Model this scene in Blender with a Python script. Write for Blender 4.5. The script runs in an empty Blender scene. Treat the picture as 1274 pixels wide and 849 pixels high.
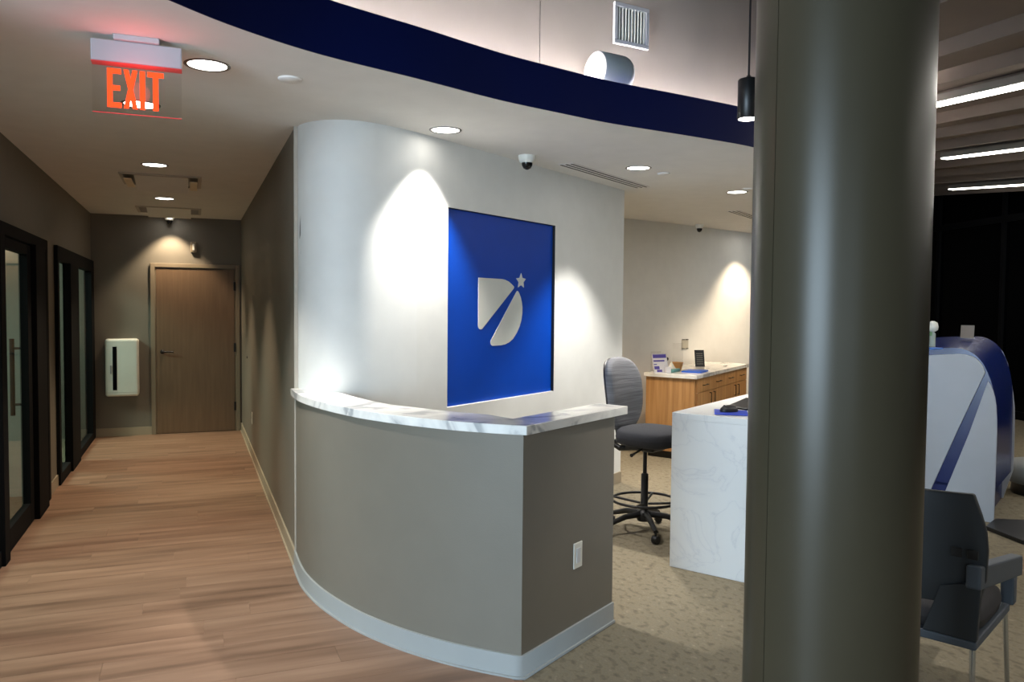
import bpy, bmesh, math, random
from mathutils import Vector, Matrix
random.seed(7)
PI = math.pi
C = bpy.context.scene.collection

# ---------------------------------------------------------------- camera
cam_d = bpy.data.cameras.new('camera'); cam = bpy.data.objects.new('camera', cam_d); C.objects.link(cam)
cam_d.sensor_width = 36; cam_d.lens = 991.0/1274*36; cam_d.clip_start = .05; cam_d.clip_end = 200
def nrm(v): return Vector(v).normalized()
F_, CX, CY, HC = 991.0, 637.0, 424.5, 1.62
_Y = nrm(((239-CX)/F_, -(379-CY)/F_, -1)); _p = Vector(((1239-CX)/F_, -(388-CY)/F_, -1))
_Z = _p.cross(_Y).normalized()
if _Z.y < 0: _Z = -_Z
_X = _Y.cross(_Z)
cam.matrix_world = Matrix(((_X.x,_X.y,_X.z,0),(_Y.x,_Y.y,_Y.z,0),(_Z.x,_Z.y,_Z.z,HC),(0,0,0,1)))
bpy.context.scene.camera = cam

# ---------------------------------------------------------------- world, exposure
W = bpy.data.worlds.new('world'); bpy.context.scene.world = W; W.use_nodes = True
W.node_tree.nodes['Background'].inputs[0].default_value = (.25, .35, .6, 1)
W.node_tree.nodes['Background'].inputs[1].default_value = .012
vs = bpy.context.scene.view_settings
vs.view_transform = 'Standard'; vs.look = 'None'; vs.gamma = 1; vs.use_curve_mapping = False
vs.exposure = 1.42
CEIL = 2.7
WARM = (1.0, .79, .55); NEUT = (1.0, .955, .89); COOL = (.64, .83, 1.0)
# daylight through the lobby windows behind the camera
def area(name, loc, target, sx, sy, power, col):
    l = bpy.data.lights.new(name, 'AREA'); l.shape = 'RECTANGLE'; l.size = sx; l.size_y = sy; l.energy = power; l.color = col
    o = bpy.data.objects.new(name, l); C.objects.link(o); o.location = loc
    o.rotation_euler = (Vector(target)-Vector(loc)).to_track_quat('-Z', 'Y').to_euler(); return o
area('window_daylight', (-4.25, -.75, 1.65), (0, .9, 1.5), 2.7, 2.0, 190, COOL)
area('window_daylight', (-1.2, -3.25, 1.6), (0, 0, 1.3), 2.3, 1.9, 14, COOL)
# dim lamps inside the two glazed offices
area('office_light', (-2.6, 5.3, 2.66), (-2.6, 5.3, 0), 1.0, .6, 22, (.88, 1.0, .93))
area('office_light', (-2.6, 9.4, 2.66), (-2.6, 9.4, 0), 1.0, .6, 34, (.88, 1.0, .93))

# ---------------------------------------------------------------- helpers
def lin(c):
    return tuple(((x/255)/12.92 if x/255 <= .04045 else ((x/255+.055)/1.055)**2.4) for x in c) + (1,)
def mat(name, col, rough=.6, metal=0, spec=.5, bump=None, emit=None, estr=0):
    m = bpy.data.materials.new(name); m.use_nodes = True; nt = m.node_tree; b = nt.nodes['Principled BSDF']
    b.inputs['Base Color'].default_value = lin(col); b.inputs['Roughness'].default_value = rough
    b.inputs['Metallic'].default_value = metal; b.inputs['Specular IOR Level'].default_value = spec
    # gentle procedural tone variation on every material
    tc = nt.nodes.new('ShaderNodeTexCoord'); nz = nt.nodes.new('ShaderNodeTexNoise'); nz.inputs['Scale'].default_value = 6; nz.inputs['Detail'].default_value = 3
    nt.links.new(tc.outputs['Object'], nz.inputs['Vector'])
    mx = nt.nodes.new('ShaderNodeMix'); mx.data_type = 'RGBA'
    c = lin(col); mx.inputs[6].default_value = tuple(x*.94 for x in c[:3])+(1,); mx.inputs[7].default_value = tuple(min(1, x*1.06) for x in c[:3])+(1,)
    nt.links.new(nz.outputs['Fac'], mx.inputs[0]); nt.links.new(mx.outputs[2], b.inputs['Base Color'])
    if bump:
        n2 = nt.nodes.new('ShaderNodeTexNoise'); n2.inputs['Scale'].default_value = bump[0]; nt.links.new(tc.outputs['Object'], n2.inputs['Vector'])
        bp = nt.nodes.new('ShaderNodeBump'); bp.inputs['Strength'].default_value = bump[1]; bp.inputs['Distance'].default_value = .01
        nt.links.new(n2.outputs['Fac'], bp.inputs['Height']); nt.links.new(bp.outputs['Normal'], b.inputs['Normal'])
    if emit: b.inputs['Emission Color'].default_value = tuple(emit)+(1,) if len(emit) == 3 else emit; b.inputs['Emission Strength'].default_value = estr
    return m
def glass(name, tint=(.9, .95, .93), refl=.10, rough=.03):
    m = bpy.data.materials.new(name); m.use_nodes = True; nt = m.node_tree; nt.nodes.clear()
    o = nt.nodes.new('ShaderNodeOutputMaterial'); t = nt.nodes.new('ShaderNodeBsdfTransparent'); t.inputs[0].default_value = tint+(1,)
    g = nt.nodes.new('ShaderNodeBsdfGlossy'); g.inputs['Roughness'].default_value = rough
    f = nt.nodes.new('ShaderNodeFresnel'); f.inputs[0].default_value = 1.45
    mx = nt.nodes.new('ShaderNodeMixShader'); ge = nt.nodes.new('ShaderNodeNewGeometry'); sb = nt.nodes.new('ShaderNodeMath'); sb.operation = 'SUBTRACT'; sb.inputs[0].default_value = 1; nt.links.new(ge.outputs['Backfacing'], sb.inputs[1]); ml = nt.nodes.new('ShaderNodeMath'); ml.operation = 'MULTIPLY'; nt.links.new(sb.outputs[0], ml.inputs[0]); nt.links.new(f.outputs[0], ml.inputs[1]); nt.links.new(ml.outputs[0], mx.inputs[0]); nt.links.new(t.outputs[0], mx.inputs[1]); nt.links.new(g.outputs[0], mx.inputs[2]); nt.links.new(mx.outputs[0], o.inputs[0])
    return m
def ramp(nt, fac, stops):
    r = nt.nodes.new('ShaderNodeValToRGB'); els = r.color_ramp.elements
    while len(els) < len(stops): els.new(.5)
    for e, (p, c) in zip(els, stops): e.position = p; e.color = lin(c)
    nt.links.new(fac, r.inputs[0]); return r.outputs[0]
def noise_mat(name, stops, scale, detail=6, rough=.6, stretch=(1,1,1), rot=0, dist=0, per_object=False, spec=.5, bump=0, mode='FBM'):
    m = bpy.data.materials.new(name); m.use_nodes = True; nt = m.node_tree; b = nt.nodes['Principled BSDF']
    tc = nt.nodes.new('ShaderNodeTexCoord'); mp = nt.nodes.new('ShaderNodeMapping'); mp.inputs['Scale'].default_value = stretch; mp.inputs['Rotation'].default_value = (0,0,rot)
    src = tc.outputs['Object']
    if per_object:
        oi = nt.nodes.new('ShaderNodeObjectInfo'); va = nt.nodes.new('ShaderNodeVectorMath'); va.operation = 'ADD'
        ml = nt.nodes.new('ShaderNodeVectorMath'); ml.operation = 'SCALE'; ml.inputs[0].default_value = (37, 21, 13); nt.links.new(oi.outputs['Random'], ml.inputs['Scale'])
        nt.links.new(src, va.inputs[0]); nt.links.new(ml.outputs[0], va.inputs[1]); src = va.outputs[0]
    nt.links.new(src, mp.inputs[0])
    nz = nt.nodes.new('ShaderNodeTexNoise'); nz.inputs['Scale'].default_value = scale; nz.inputs['Detail'].default_value = detail; nz.inputs['Distortion'].default_value = dist
    nt.links.new(mp.outputs[0], nz.inputs['Vector'])
    col = ramp(nt, nz.outputs['Fac'], stops)
    if per_object:
        hs = nt.nodes.new('ShaderNodeHueSaturation'); mr = nt.nodes.new('ShaderNodeMapRange'); mr.inputs[3].default_value = .95; mr.inputs[4].default_value = 1.05
        nt.links.new(oi.outputs['Random'], mr.inputs[0]); nt.links.new(mr.outputs[0], hs.inputs['Value']); nt.links.new(col, hs.inputs['Color']); col = hs.outputs[0]
    nt.links.new(col, b.inputs['Base Color']); b.inputs['Roughness'].default_value = rough; b.inputs['Specular IOR Level'].default_value = spec
    if bump:
        bp = nt.nodes.new('ShaderNodeBump'); bp.inputs['Strength'].default_value = bump; bp.inputs['Distance'].default_value = .01
        nt.links.new(nz.outputs['Fac'], bp.inputs['Height']); nt.links.new(bp.outputs['Normal'], b.inputs['Normal'])
    return m
def emit_mat(name, col, strength):
    m = bpy.data.materials.new(name); m.use_nodes = True; nt = m.node_tree; nt.nodes.clear()
    o = nt.nodes.new('ShaderNodeOutputMaterial'); e = nt.nodes.new('ShaderNodeEmission'); e.inputs[0].default_value = tuple(col)+(1,); e.inputs[1].default_value = strength
    nt.links.new(e.outputs[0], o.inputs[0]); return m

M = {}
M['ceiling'] = mat('ceiling_paint', (228,226,221), .85, bump=(180, .05))
M['white'] = mat('white_wall_paint', (228,229,226), .7, bump=(150, .04))
M['taupe'] = mat('taupe_wall_paint', (116,110,99), .55, bump=(160, .05))
M['upper'] = mat('upper_wall_paint', (148,142,136), .8)
M['dark'] = mat('dark_ceiling_paint', (26,24,23), .9)
M['navy'] = mat('navy_paint', (2,15,66), .6, spec=.1)
M['blue'] = mat('blue_panel', (0,66,176), .4, spec=.3)
M['base_grey'] = mat('grey_vinyl_base', (158,161,160), .5)
M['base_beige'] = mat('beige_vinyl_base', (160,148,128), .5)
M['black'] = mat('black_metal', (14,15,17), .4)
M['blackp'] = mat('black_plastic', (17,17,18), .45)
M['frame'] = mat('dark_bronze_frame', (8,8,10), .8, spec=.15)
M['door'] = noise_mat('door_laminate', [(0,(98,77,58)),(.5,(114,91,69)),(1,(128,103,79))], 6, rough=.45, stretch=(6,1,.35))
M['door_frame'] = mat('taupe_door_frame', (134,121,102), .45)
M['offwhite'] = mat('white_plastic', (222,221,212), .4)
M['lamp_trim'] = mat('lamp_trim', (120,116,110), .35)
M['lamp'] = emit_mat('lamp_glow', (1.0,.95,.88), 5)
M['steel'] = mat('brushed_steel', (170,170,168), .3, metal=1)
M['chrome'] = mat('chrome', (215,220,228), .12, metal=1)
M['slot'] = mat('dark_slot', (20,20,20), .8)
M['diff_frame'] = mat('diffuser_paint', (186,181,172), .6)
M['column'] = mat('column_paint', (58,53,41), .33, spec=.26)
M['glass'] = glass('office_glass', (.84,.93,.89), rough=.05)
M['clear'] = glass('clear_acrylic', (.97,.97,.97))
M['nightglass'] = mat('night_glass', (3,4,6), .12, spec=.35)
M['marble'] = noise_mat('grey_veined_marble', [(0,(150,152,156)),(.38,(178,178,178)),(.46,(222,220,216)),(.6,(236,234,229)),(1,(240,238,234))], 3.2, detail=9, rough=.16, dist=1.6, stretch=(1,1.6,1))
def quartz():
    m = bpy.data.materials.new('white_quartz'); m.use_nodes = True; nt = m.node_tree; b = nt.nodes['Principled BSDF']
    tc = nt.nodes.new('ShaderNodeTexCoord'); nz = nt.nodes.new('ShaderNodeTexNoise'); nz.inputs['Scale'].default_value = 3.1; nz.inputs['Detail'].default_value = 7; nz.inputs['Distortion'].default_value = .8
    nt.links.new(tc.outputs['Object'], nz.inputs['Vector'])
    ab = nt.nodes.new('ShaderNodeMath'); ab.operation = 'SUBTRACT'; ab.inputs[1].default_value = .5; nt.links.new(nz.outputs['Fac'], ab.inputs[0])
    a2 = nt.nodes.new('ShaderNodeMath'); a2.operation = 'ABSOLUTE'; nt.links.new(ab.outputs[0], a2.inputs[0])
    col = ramp(nt, a2.outputs[0], [(0,(196,200,204)),(.006,(206,209,211)),(.03,(209,212,213))])
    nt.links.new(col, b.inputs['Base Color']); b.inputs['Roughness'].default_value = .28; return m
M['quartz'] = quartz()
M['carpet'] = noise_mat('mottled_carpet', [(.28,(104,96,82)),(.42,(117,109,92)),(.5,(130,121,102)),(.58,(122,115,99)),(.72,(144,134,113))], 24, detail=8, rough=.95, stretch=(1.2,.8,1), rot=-.55, spec=.1, bump=.35)
M['plank'] = noise_mat('oak_vinyl_plank', [(.25,(100,77,62)),(.42,(126,98,79)),(.58,(141,112,92)),(.75,(156,127,106))], 2.6, detail=7, rough=.42, stretch=(.42,4.2,1), per_object=True, spec=.35, bump=.05)
M['wood'] = noise_mat('oak_cabinet_wood', [(.25,(150,106,62)),(.5,(178,133,84)),(.75,(196,152,102))], 4, detail=6, rough=.45, stretch=(5,5,.35))
M['fabric'] = noise_mat('ribbed_grey_fabric', [(.3,(112,112,116)),(.5,(126,126,130)),(.7,(142,142,146))], 7, detail=3, rough=.95, stretch=(.5,.5,16), spec=.1, bump=.3)
M['darkfabric'] = mat('charcoal_fabric', (50,51,56), .9, bump=(300,.3))
M['logo'] = mat('logo_white', (214,216,210), .5)
M['pod_white'] = mat('pod_white_laminate', (172,177,185), .5)
M['pod_navy'] = mat('pod_navy_gloss', (5,28,92), .25)
M['lounge'] = mat('charcoal_shell', (38,42,46), .6)
M['lounge_arm'] = mat('slate_arm', (74,82,92), .55)
M['baffle'] = mat('baffle_felt', (112,100,90), .85)
M['red'] = emit_mat('exit_red', (1.0,.040,.010), 1.25)
M['red_edge'] = mat('red_edge_glow', (196,80,84), .4, emit=(1,.06,.06), estr=.03)
M['strip'] = emit_mat('linear_lamp_glow', (1.0,.96,.88), 9)
M['cove'] = emit_mat('cove_strip_glow', (1.0,.91,.90), 150)

class MB:
    def __init__(s): s.v = []; s.f = []; s.sm = []
    def add(s, vs, fs, smooth=False, T=None):
        b = len(s.v); s.v += [(T @ Vector(v)) if T is not None else Vector(v) for v in vs]
        for f in fs: s.f.append(tuple(i+b for i in f)); s.sm.append(smooth)
        return s
    def box(s, x0, x1, y0, y1, z0, z1, T=None):
        return s.add([(x0,y0,z0),(x1,y0,z0),(x1,y1,z0),(x0,y1,z0),(x0,y0,z1),(x1,y0,z1),(x1,y1,z1),(x0,y1,z1)],
                     [(0,3,2,1),(4,5,6,7),(0,1,5,4),(1,2,6,5),(2,3,7,6),(3,0,4,7)], T=T)
    def prism(s, pts, z0, z1, smooth=False, T=None):      # closed footprint, extruded in z
        n = len(pts); A = sum(pts[i][0]*pts[(i+1)%n][1]-pts[(i+1)%n][0]*pts[i][1] for i in range(n))
        if A < 0: pts = pts[::-1]
        vs = [(p[0],p[1],z0) for p in pts]+[(p[0],p[1],z1) for p in pts]
        s.add(vs, [tuple(range(n-1,-1,-1)), tuple(range(n,2*n))], T=T)
        b = len(s.v)-2*n
        for i in range(n):
            j = (i+1)%n; s.f.append((b+i,b+j,b+n+j,b+n+i)); s.sm.append(smooth)
        return s
    def ribbon(s, pts, th, z0, z1, smooth=True):            # thick wall along an open curve; th>0 puts the thickness on the left
        nn = offs(pts, th); n = len(pts); b = len(s.v)
        s.v += [Vector((p[0],p[1],z0)) for p in pts]+[Vector((p[0],p[1],z1)) for p in pts]+[Vector((p[0],p[1],z0)) for p in nn]+[Vector((p[0],p[1],z1)) for p in nn]
        def q(*a): s.f.append(tuple(b+i for i in a)); s.sm.append(smooth)
        for i in range(n-1):
            q(i,i+1,n+i+1,n+i); q(2*n+i+1,2*n+i,3*n+i,3*n+i+1)
        # ends and caps with verts of their own so the smoothing stays on the faces
        for i in range(n-1):
            s.add([(pts[i][0],pts[i][1],z1),(pts[i+1][0],pts[i+1][1],z1),(nn[i+1][0],nn[i+1][1],z1),(nn[i][0],nn[i][1],z1)], [(0,1,2,3)])
            s.add([(pts[i][0],pts[i][1],z0),(pts[i+1][0],pts[i+1][1],z0),(nn[i+1][0],nn[i+1][1],z0),(nn[i][0],nn[i][1],z0)], [(3,2,1,0)])
        for k in (0, n-1):
            s.add([(pts[k][0],pts[k][1],z0),(nn[k][0],nn[k][1],z0),(nn[k][0],nn[k][1],z1),(pts[k][0],pts[k][1],z1)], [(0,1,2,3)])
        return s
    def lathe(s, prof, n=24, T=None, cap=True):
        b = len(s.v); vs = []; 
        for r, z in prof:
            for k in range(n): a = 2*PI*k/n; vs.append((r*math.cos(a), r*math.sin(a), z))
        fs = []
        for i in range(len(prof)-1):
            for k in range(n): j = (k+1)%n; fs.append((i*n+k, i*n+j, (i+1)*n+j, (i+1)*n+k))
        s.add(vs, fs, True, T)
        if cap:
            s.add([vs[k] for k in range(n)], [tuple(range(n-1,-1,-1))], False, T)
            s.add([vs[(len(prof)-1)*n+k] for k in range(n)], [tuple(range(n))], False, T)
        return s
    def tube(s, path, r, n=10, closed=False):
        P = [Vector(p) for p in path]; m = len(P); rings = []
        prev = None
        for i in range(m):
            a = P[(i-1)%m] if (i > 0 or closed) else P[i]; c = P[(i+1)%m] if (i < m-1 or closed) else P[i]
            t = (c-a).normalized()
            u = (t.cross(Vector((0,0,1))) if abs(t.z) < .95 else t.cross(Vector((1,0,0)))).normalized() if prev is None else (prev - t*prev.dot(t)).normalized()
            prev = u; w = t.cross(u); rr = r[i] if isinstance(r, (list,tuple)) else r
            rings.append([P[i]+(u*math.cos(2*PI*k/n)+w*math.sin(2*PI*k/n))*rr for k in range(n)])
        vs = [v for g in rings for v in g]; fs = []
        for i in range(m if closed else m-1):
            i2 = (i+1)%m
            for k in range(n): j = (k+1)%n; fs.append((i*n+k, i*n+j, i2*n+j, i2*n+k))
        s.add(vs, fs, True)
        if not closed:
            s.add(rings[0], [tuple(range(n-1,-1,-1))]); s.add(rings[-1], [tuple(range(n))])
        return s
    def pad(s, w, h, th, p=3.5, T=None, nu=28, nr=7, bend=0, bendv=0, waist=0):   # upholstered cushion in the local XZ plane, thickness along Y
        vs = []; fs = []
        for side in (1, -1):
            b = len(vs)
            vs.append((0, side*th/2, 0))
            for i in range(1, nr+1):
                q = math.sin(i/nr*PI/2)
                for k in range(nu):
                    a = 2*PI*k/nu; ca, sa = math.cos(a), math.sin(a)
                    x = math.copysign(abs(ca)**(2/p), ca)*w/2*q; z = math.copysign(abs(sa)**(2/p), sa)*h/2*q
                    x *= 1-waist*(.5-z/h)
                    y = side*th/2*math.cos(i/nr*PI/2)**.45 if i < nr else 0
                    vs.append((x, y, z))
            for k in range(nu):
                j = (k+1)%nu; t = (b, b+1+k, b+1+j); fs.append(t if side < 0 else t[::-1])
                for i in range(nr-1):
                    o1 = b+1+i*nu; o2 = o1+nu; t = (o1+k, o2+k, o2+j, o1+j); fs.append(t if side < 0 else t[::-1])
        vs = [(x, y+bend*(x/w*2)**2+bendv*(z/h*2)**2, z) for x, y, z in vs]
        return s.add(vs, fs, True, T)
    def build(s, name, m, parent=None, bevel=0, loc=None, rot=None, seg=2):
        me = bpy.data.meshes.new(name); me.from_pydata([tuple(v) for v in s.v], [], s.f); me.materials.append(m)
        me.polygons.foreach_set('use_smooth', s.sm); me.update()
        o = bpy.data.objects.new(name, me); C.objects.link(o)
        if parent: o.parent = parent
        if loc is not None: o.location = loc
        if rot is not None: o.rotation_euler = rot
        if bevel:
            bv = o.modifiers.new('bevel', 'BEVEL'); bv.width = bevel; bv.segments = seg; bv.limit_method = 'ANGLE'; bv.angle_limit = .7
            bv.harden_normals = False
        return o
def offs(pts, d):                                           # offset an open polyline to its left by d
    out = []
    for i in range(len(pts)):
        a = pts[max(i-1,0)]; b = pts[min(i+1,len(pts)-1)]
        t = Vector((b[0]-a[0], b[1]-a[1])).normalized(); out.append((pts[i][0]-t.y*d, pts[i][1]+t.x*d))
    return out
def curve(pts, n=5):                                        # Catmull-Rom through the points
    out = []
    for i in range(len(pts)-1):
        p0 = Vector(pts[max(i-1,0)]); p1 = Vector(pts[i]); p2 = Vector(pts[i+1]); p3 = Vector(pts[min(i+2,len(pts)-1)])
        for k in range(n):
            t = k/n; out.append(tuple(.5*((2*p1)+(p2-p0)*t+(2*p0-5*p1+4*p2-p3)*t*t+(3*p1-p0-3*p2+p3)*t**3)))
    out.append(tuple(pts[-1])); return out
def tag(o, label, cat, group=None, kind=None):
    o['label'] = label; o['category'] = cat
    if group: o['group'] = group
    if kind: o['kind'] = kind
    return o
def thing(name, label, cat, loc=(0,0,0), rz=0, group=None):
    o = bpy.data.objects.new(name, None); C.objects.link(o); o.location = loc; o.rotation_euler = (0,0,rz); o.empty_display_size = .1
    return tag(o, label, cat, group)
def struct(name, mb, m, label, cat, parent=None, bevel=0):
    o = mb.build(name, m, parent, bevel)
    if parent is None: o['kind'] = 'structure'; o['label'] = label; o['category'] = cat
    return o
def dup(root, loc, label):
    r = root.copy(); C.objects.link(r); r.location = loc; r['label'] = label
    for ch in list(root.children):
        c = ch.copy(); C.objects.link(c); c.parent = r
        for g in ch.children:
            d = g.copy(); C.objects.link(d); d.parent = c
    return r
def Rz(a): return Matrix.Rotation(a, 4, 'Z')
def Tr(*v): return Matrix.Translation(v)
def az(a): a = math.radians(a); return Vector((math.sin(a), math.cos(a), 0))   # compass-style heading, 0 = +Y, 90 = +X
def rz_of(a): return math.radians(90-a)                      # rotation that turns local +X to heading a

# ---------------------------------------------------------------- large structure
# footprint curves (metres; hallway runs along +Y)
PONY = curve([(.585,5.02),(.583,4.78),(.594,4.55),(.645,4.262),(.748,3.935),(.86,3.70),(.965,3.532),(1.075,3.386),(1.19,3.262),(1.318,3.140)], 5)
END = (2.0, 3.563)
WCURVE = curve([(.600,5.02),(.606,4.955),(.628,4.885),(.665,4.82),(.715,4.765),(.775,4.725),(.84,4.703),(.91,4.698),(.985,4.710),(1.06,4.737),(1.13,4.767),(1.20,4.80),(1.31,4.86)], 4)
A0 = Vector((1.31,4.86,0)); DV = Vector((.8315,.5555,0)).normalized(); NV = Vector((-DV.y,DV.x,0)); WL = 2.862
FAS = curve([(-2.1,-3.2),(-2.1,-1.3),(-1.88,.0),(-1.52,1.05),(-1.12,1.85),(-.80,2.30),(-.45,2.76),(-.069,3.128),(.186,3.338),(.525,3.537),(1.002,3.722),(1.384,3.883),(1.595,3.96),(1.918,4.055),(2.292,4.155),(2.952,4.262),(3.506,4.381),(4.2,4.66),(5.0,5.2),(5.8,5.98),(6.6,7.0),(7.5,8.4),(8.2,9.5)], 5)

# carpet floor of lobby and work area
b = MB(); b.box(-4.2, 13.2, -3.2, 12.5, -.12, 0)
struct('floor', b, M['carpet'], 'mottled beige and grey-brown carpet of lobby and work area', 'floor')
# wood-look plank floor
def xb(y):
    if y >= 5.0: return .60
    if y <= 3.14: return 1.318
    for i in range(len(PONY)-1):
        (x1,y1),(x2,y2) = PONY[i],PONY[i+1]
        if y2 <= y <= y1: return x1+(x2-x1)*(y-y1)/(y2-y1) + .015
    return .60
wf = MB(); wf.box(-1.13, .6, 3.14, 10.78, 0, .0015); wf.box(-3.0,1.318,.3,3.14,0,.0015)
wf = struct('floor', wf, M['plank'], 'wood-look plank floor of the hallway', 'floor')
PW, PL = .182, 1.22
row = 0; y = .3
while y < 10.77:
    y1 = min(y+PW, 10.77); x = (-2.4 if y < 2.7 else -1.12) - random.random()*PL
    xe0, xe1 = xb(y), xb(y1); xmin = -2.4 if y < 2.7 else -1.12
    while x < max(xe0, xe1):
        a = max(x, xmin); g = .0006
        r0 = min(x+PL, xe0); r1 = min(x+PL, xe1)
        if r0-a > .04 or r1-a > .04:
            m_ = MB(); m_.prism([(a+g, y+g), (max(r0-g,a+2*g), y+g), (max(r1-g,a+2*g), y1-g), (a+g, y1-g)], .0015, .0055)
            m_.build('plank', M['plank'], wf)
        x += PL
    y += PW

# lower ceiling over the hallway and offices, its edge follows the curved fascia
poly = [(-4.2,-3.2)] + [tuple(p) for p in FAS] + [(8.6,10.2),(8.6,12.4),(-4.2,12.4)]
b = MB(); b.prism(poly, CEIL, CEIL+.02)
struct('ceiling', b, M['ceiling'], 'smooth pale painted lower ceiling over hallway', 'ceiling')
# high ceiling over the lobby
b = MB(); b.box(-4.2, 13.2, -3.2, 12.5, 4.6, 4.7)
struct('ceiling', b, M['dark'], 'dark high ceiling above the lobby', 'ceiling')
# fascia
b = MB(); b.ribbon(FAS, -.008, 2.699, 2.94)
struct('trim_1', b, M['navy'], 'curved navy blue fascia band along ceiling edge', 'fascia')
# cove floor behind the fascia, upper wall
UP = offs(FAS, .36)
b = MB(); 
for i in range(len(FAS)-1):
    p, q, r_, s_ = FAS[i], FAS[i+1], UP[i+1], UP[i]
    b.add([(p[0],p[1],2.725),(q[0],q[1],2.725),(r_[0],r_[1],2.725),(s_[0],s_[1],2.725)], [(0,1,2,3)], True)
struct('trim_2', b, M['upper'], 'ledge of the light cove behind the navy fascia', 'cove ledge')
# split the upper wall where the vertical reveal is
dmin = min(range(len(UP)), key=lambda i: (UP[i][0]-1.93)**2+(UP[i][1]-4.43)**2)
jx = Vector(UP[dmin])
tL = (Vector(UP[dmin-1])-jx).normalized(); 
b = MB(); b.ribbon(UP[:dmin]+[tuple(jx+tL*.006)], .08, 2.72, 4.6); b.ribbon([tuple(jx)]+UP[dmin+1:], .08, 2.72, 4.6)
struct('wall_upper', b, M['upper'], 'taupe upper wall glowing above the curved cove', 'wall')
b = MB(); b.ribbon(offs(UP[dmin-1:dmin+2], .03), .02, 2.72, 4.6)
struct('trim_3', b, M['black'], 'thin dark vertical reveal line in the upper wall', 'wall joint')

# hallway walls
b = MB()
b.box(-1.30,-1.12, 2.9,3.2, 0,CEIL); b.box(-1.30,-1.12, 3.2,7.47, 2.13,CEIL); b.box(-1.30,-1.12,7.47,7.98,0,CEIL)
b.box(-1.30,-1.12,7.98,10.75,2.13,CEIL)
struct('wall_left', b, M['taupe'], 'taupe hallway wall around the glazed office fronts', 'wall')
b = MB(); b.box(-4.2,.8,10.77,10.9,0,CEIL)
struct('wall_back', b, M['taupe'], 'taupe end wall of the hallway around the wood door', 'wall')
b = MB(); b.box(.585,.60,5.02,10.77,0,CEIL); b.box(.60,.72,5.06,10.77,0,CEIL)
struct('wall_right', b, M['taupe'], 'long taupe hallway wall beside the curved white wall', 'wall')
b = MB(); b.box(.578,.600,5.0,5.02,0,CEIL)
struct('trim_4', b, mat('corner_bead', (196,190,178), .5), 'thin pale corner bead where taupe meets white wall', 'trim')
# curved white wall with niche
n0, n1, nz0, nz1 = .302, 1.652, .952, 2.272; TH = .16
b = MB(); b.ribbon(WCURVE, .12, 0, CEIL)
TW = Matrix(((DV.x,NV.x,0,A0.x),(DV.y,NV.y,0,A0.y),(0,0,1,0),(0,0,0,1)))   # local x along the wall, y into it
b.box(0,n0,0,TH,0,CEIL,TW); b.box(n1,WL,0,TH,0,CEIL,TW); b.box(n0,n1,0,TH,0,nz0,TW); b.box(n0,n1,0,TH,nz1,CEIL,TW); b.box(n0,n1,.032,TH,nz0,nz1,TW)
struct('wall_center', b, M['white'], 'curved white wall with recessed blue panel', 'wall')
# scuffs on the white wall end
# pony wall
b = MB(); b.ribbon(PONY, .12, 0, 1.07)
E0 = Vector((PONY[-1][0],PONY[-1][1],0)); E1 = Vector((END[0],END[1],0)); ED = (E1-E0).normalized(); EN = Vector((-ED.y,ED.x,0)); EL = (E1-E0).length
TE = Matrix(((ED.x,EN.x,0,E0.x),(ED.y,EN.y,0,E0.y),(0,0,1,0),(0,0,0,1)))
b.box(0,EL,0,.12,0,1.07,TE)
struct('wall_low', b, M['taupe'], 'low curved taupe half wall carrying the marble ledge', 'half wall')
# far white wall of the work area, gently curved
FAR = curve([(.72,8.55),(2.6,8.2),(3.9,8.25),(4.842,8.435),(5.53,8.62),(6.39,8.93),(7.39,9.28),(8.2,9.55)], 4)
b = MB(); b.ribbon(FAR, .12, 0, CEIL)
struct('wall_far', b, M['white'], 'far white curved wall behind the wood credenza', 'wall')
# dark lobby surroundings
b = MB(); b.box(8.2,8.35,9.5,12.4,0,4.6); b.box(8.2,13.2,12.3,12.5,0,4.6); b.box(-4.2,13.2,-3.3,-3.2,0,.6); b.box(-4.2,13.2,-3.3,-3.2,2.7,4.6)
b.box(-4.2,-2.5,-3.3,-3.2,.6,2.7); b.box(.1,13.2,-3.3,-3.2,.6,2.7)
b.box(-4.3,-4.2,-3.3,-2.15,0,4.6); b.box(-4.3,-4.2,.65,12.4,0,4.6); b.box(-4.3,-4.2,-2.15,.65,0,.6); b.box(-4.3,-4.2,-2.15,.65,2.7,4.6)
b.box(-4.2,-1.3,2.9,3.05,0,2.7)
struct('wall_lobby', b, mat('lobby_paint', (104,98,90), .7), 'plain lobby walls around the space', 'wall')
# office partitions behind the glass
b = MB(); b.box(-4.2,-1.3,7.66,7.8,0,CEIL); b.box(-4.2,-4.1,3.06,10.75,0,CEIL)
struct('wall_office', b, mat('office_paint', (168,172,164), .7), 'pale inner walls of the glazed offices', 'wall')
# window frames in the lobby walls behind the camera
def lobby_window(name, x0, x1, y0, y1, vert):
    b = MB(); t = .05
    if vert:   # in a wall of constant x
        b.box(x0,x1,y0,y1,.6,.6+t); b.box(x0,x1,y0,y1,2.7-t,2.7)
        for yy in (y0, (y0+y1)/2-t/2, y1-t): b.box(x0,x1,yy,yy+t,.6+t,2.7-t)
    else:
        b.box(x0,x1,y0,y1,.6,.6+t); b.box(x0,x1,y0,y1,2.7-t,2.7)
        for xx in (x0, (x0+x1)/2-t/2, x1-t): b.box(xx,xx+t,y0,y1,.6+t,2.7-t)
    return struct(name, b, M['frame'], 'dark framed lobby window', 'window')
lobby_window('window_1', -4.24,-4.2,-2.15,.65, True)
lobby_window('window_2', -2.5,.1,-3.24,-3.2, False)

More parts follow.
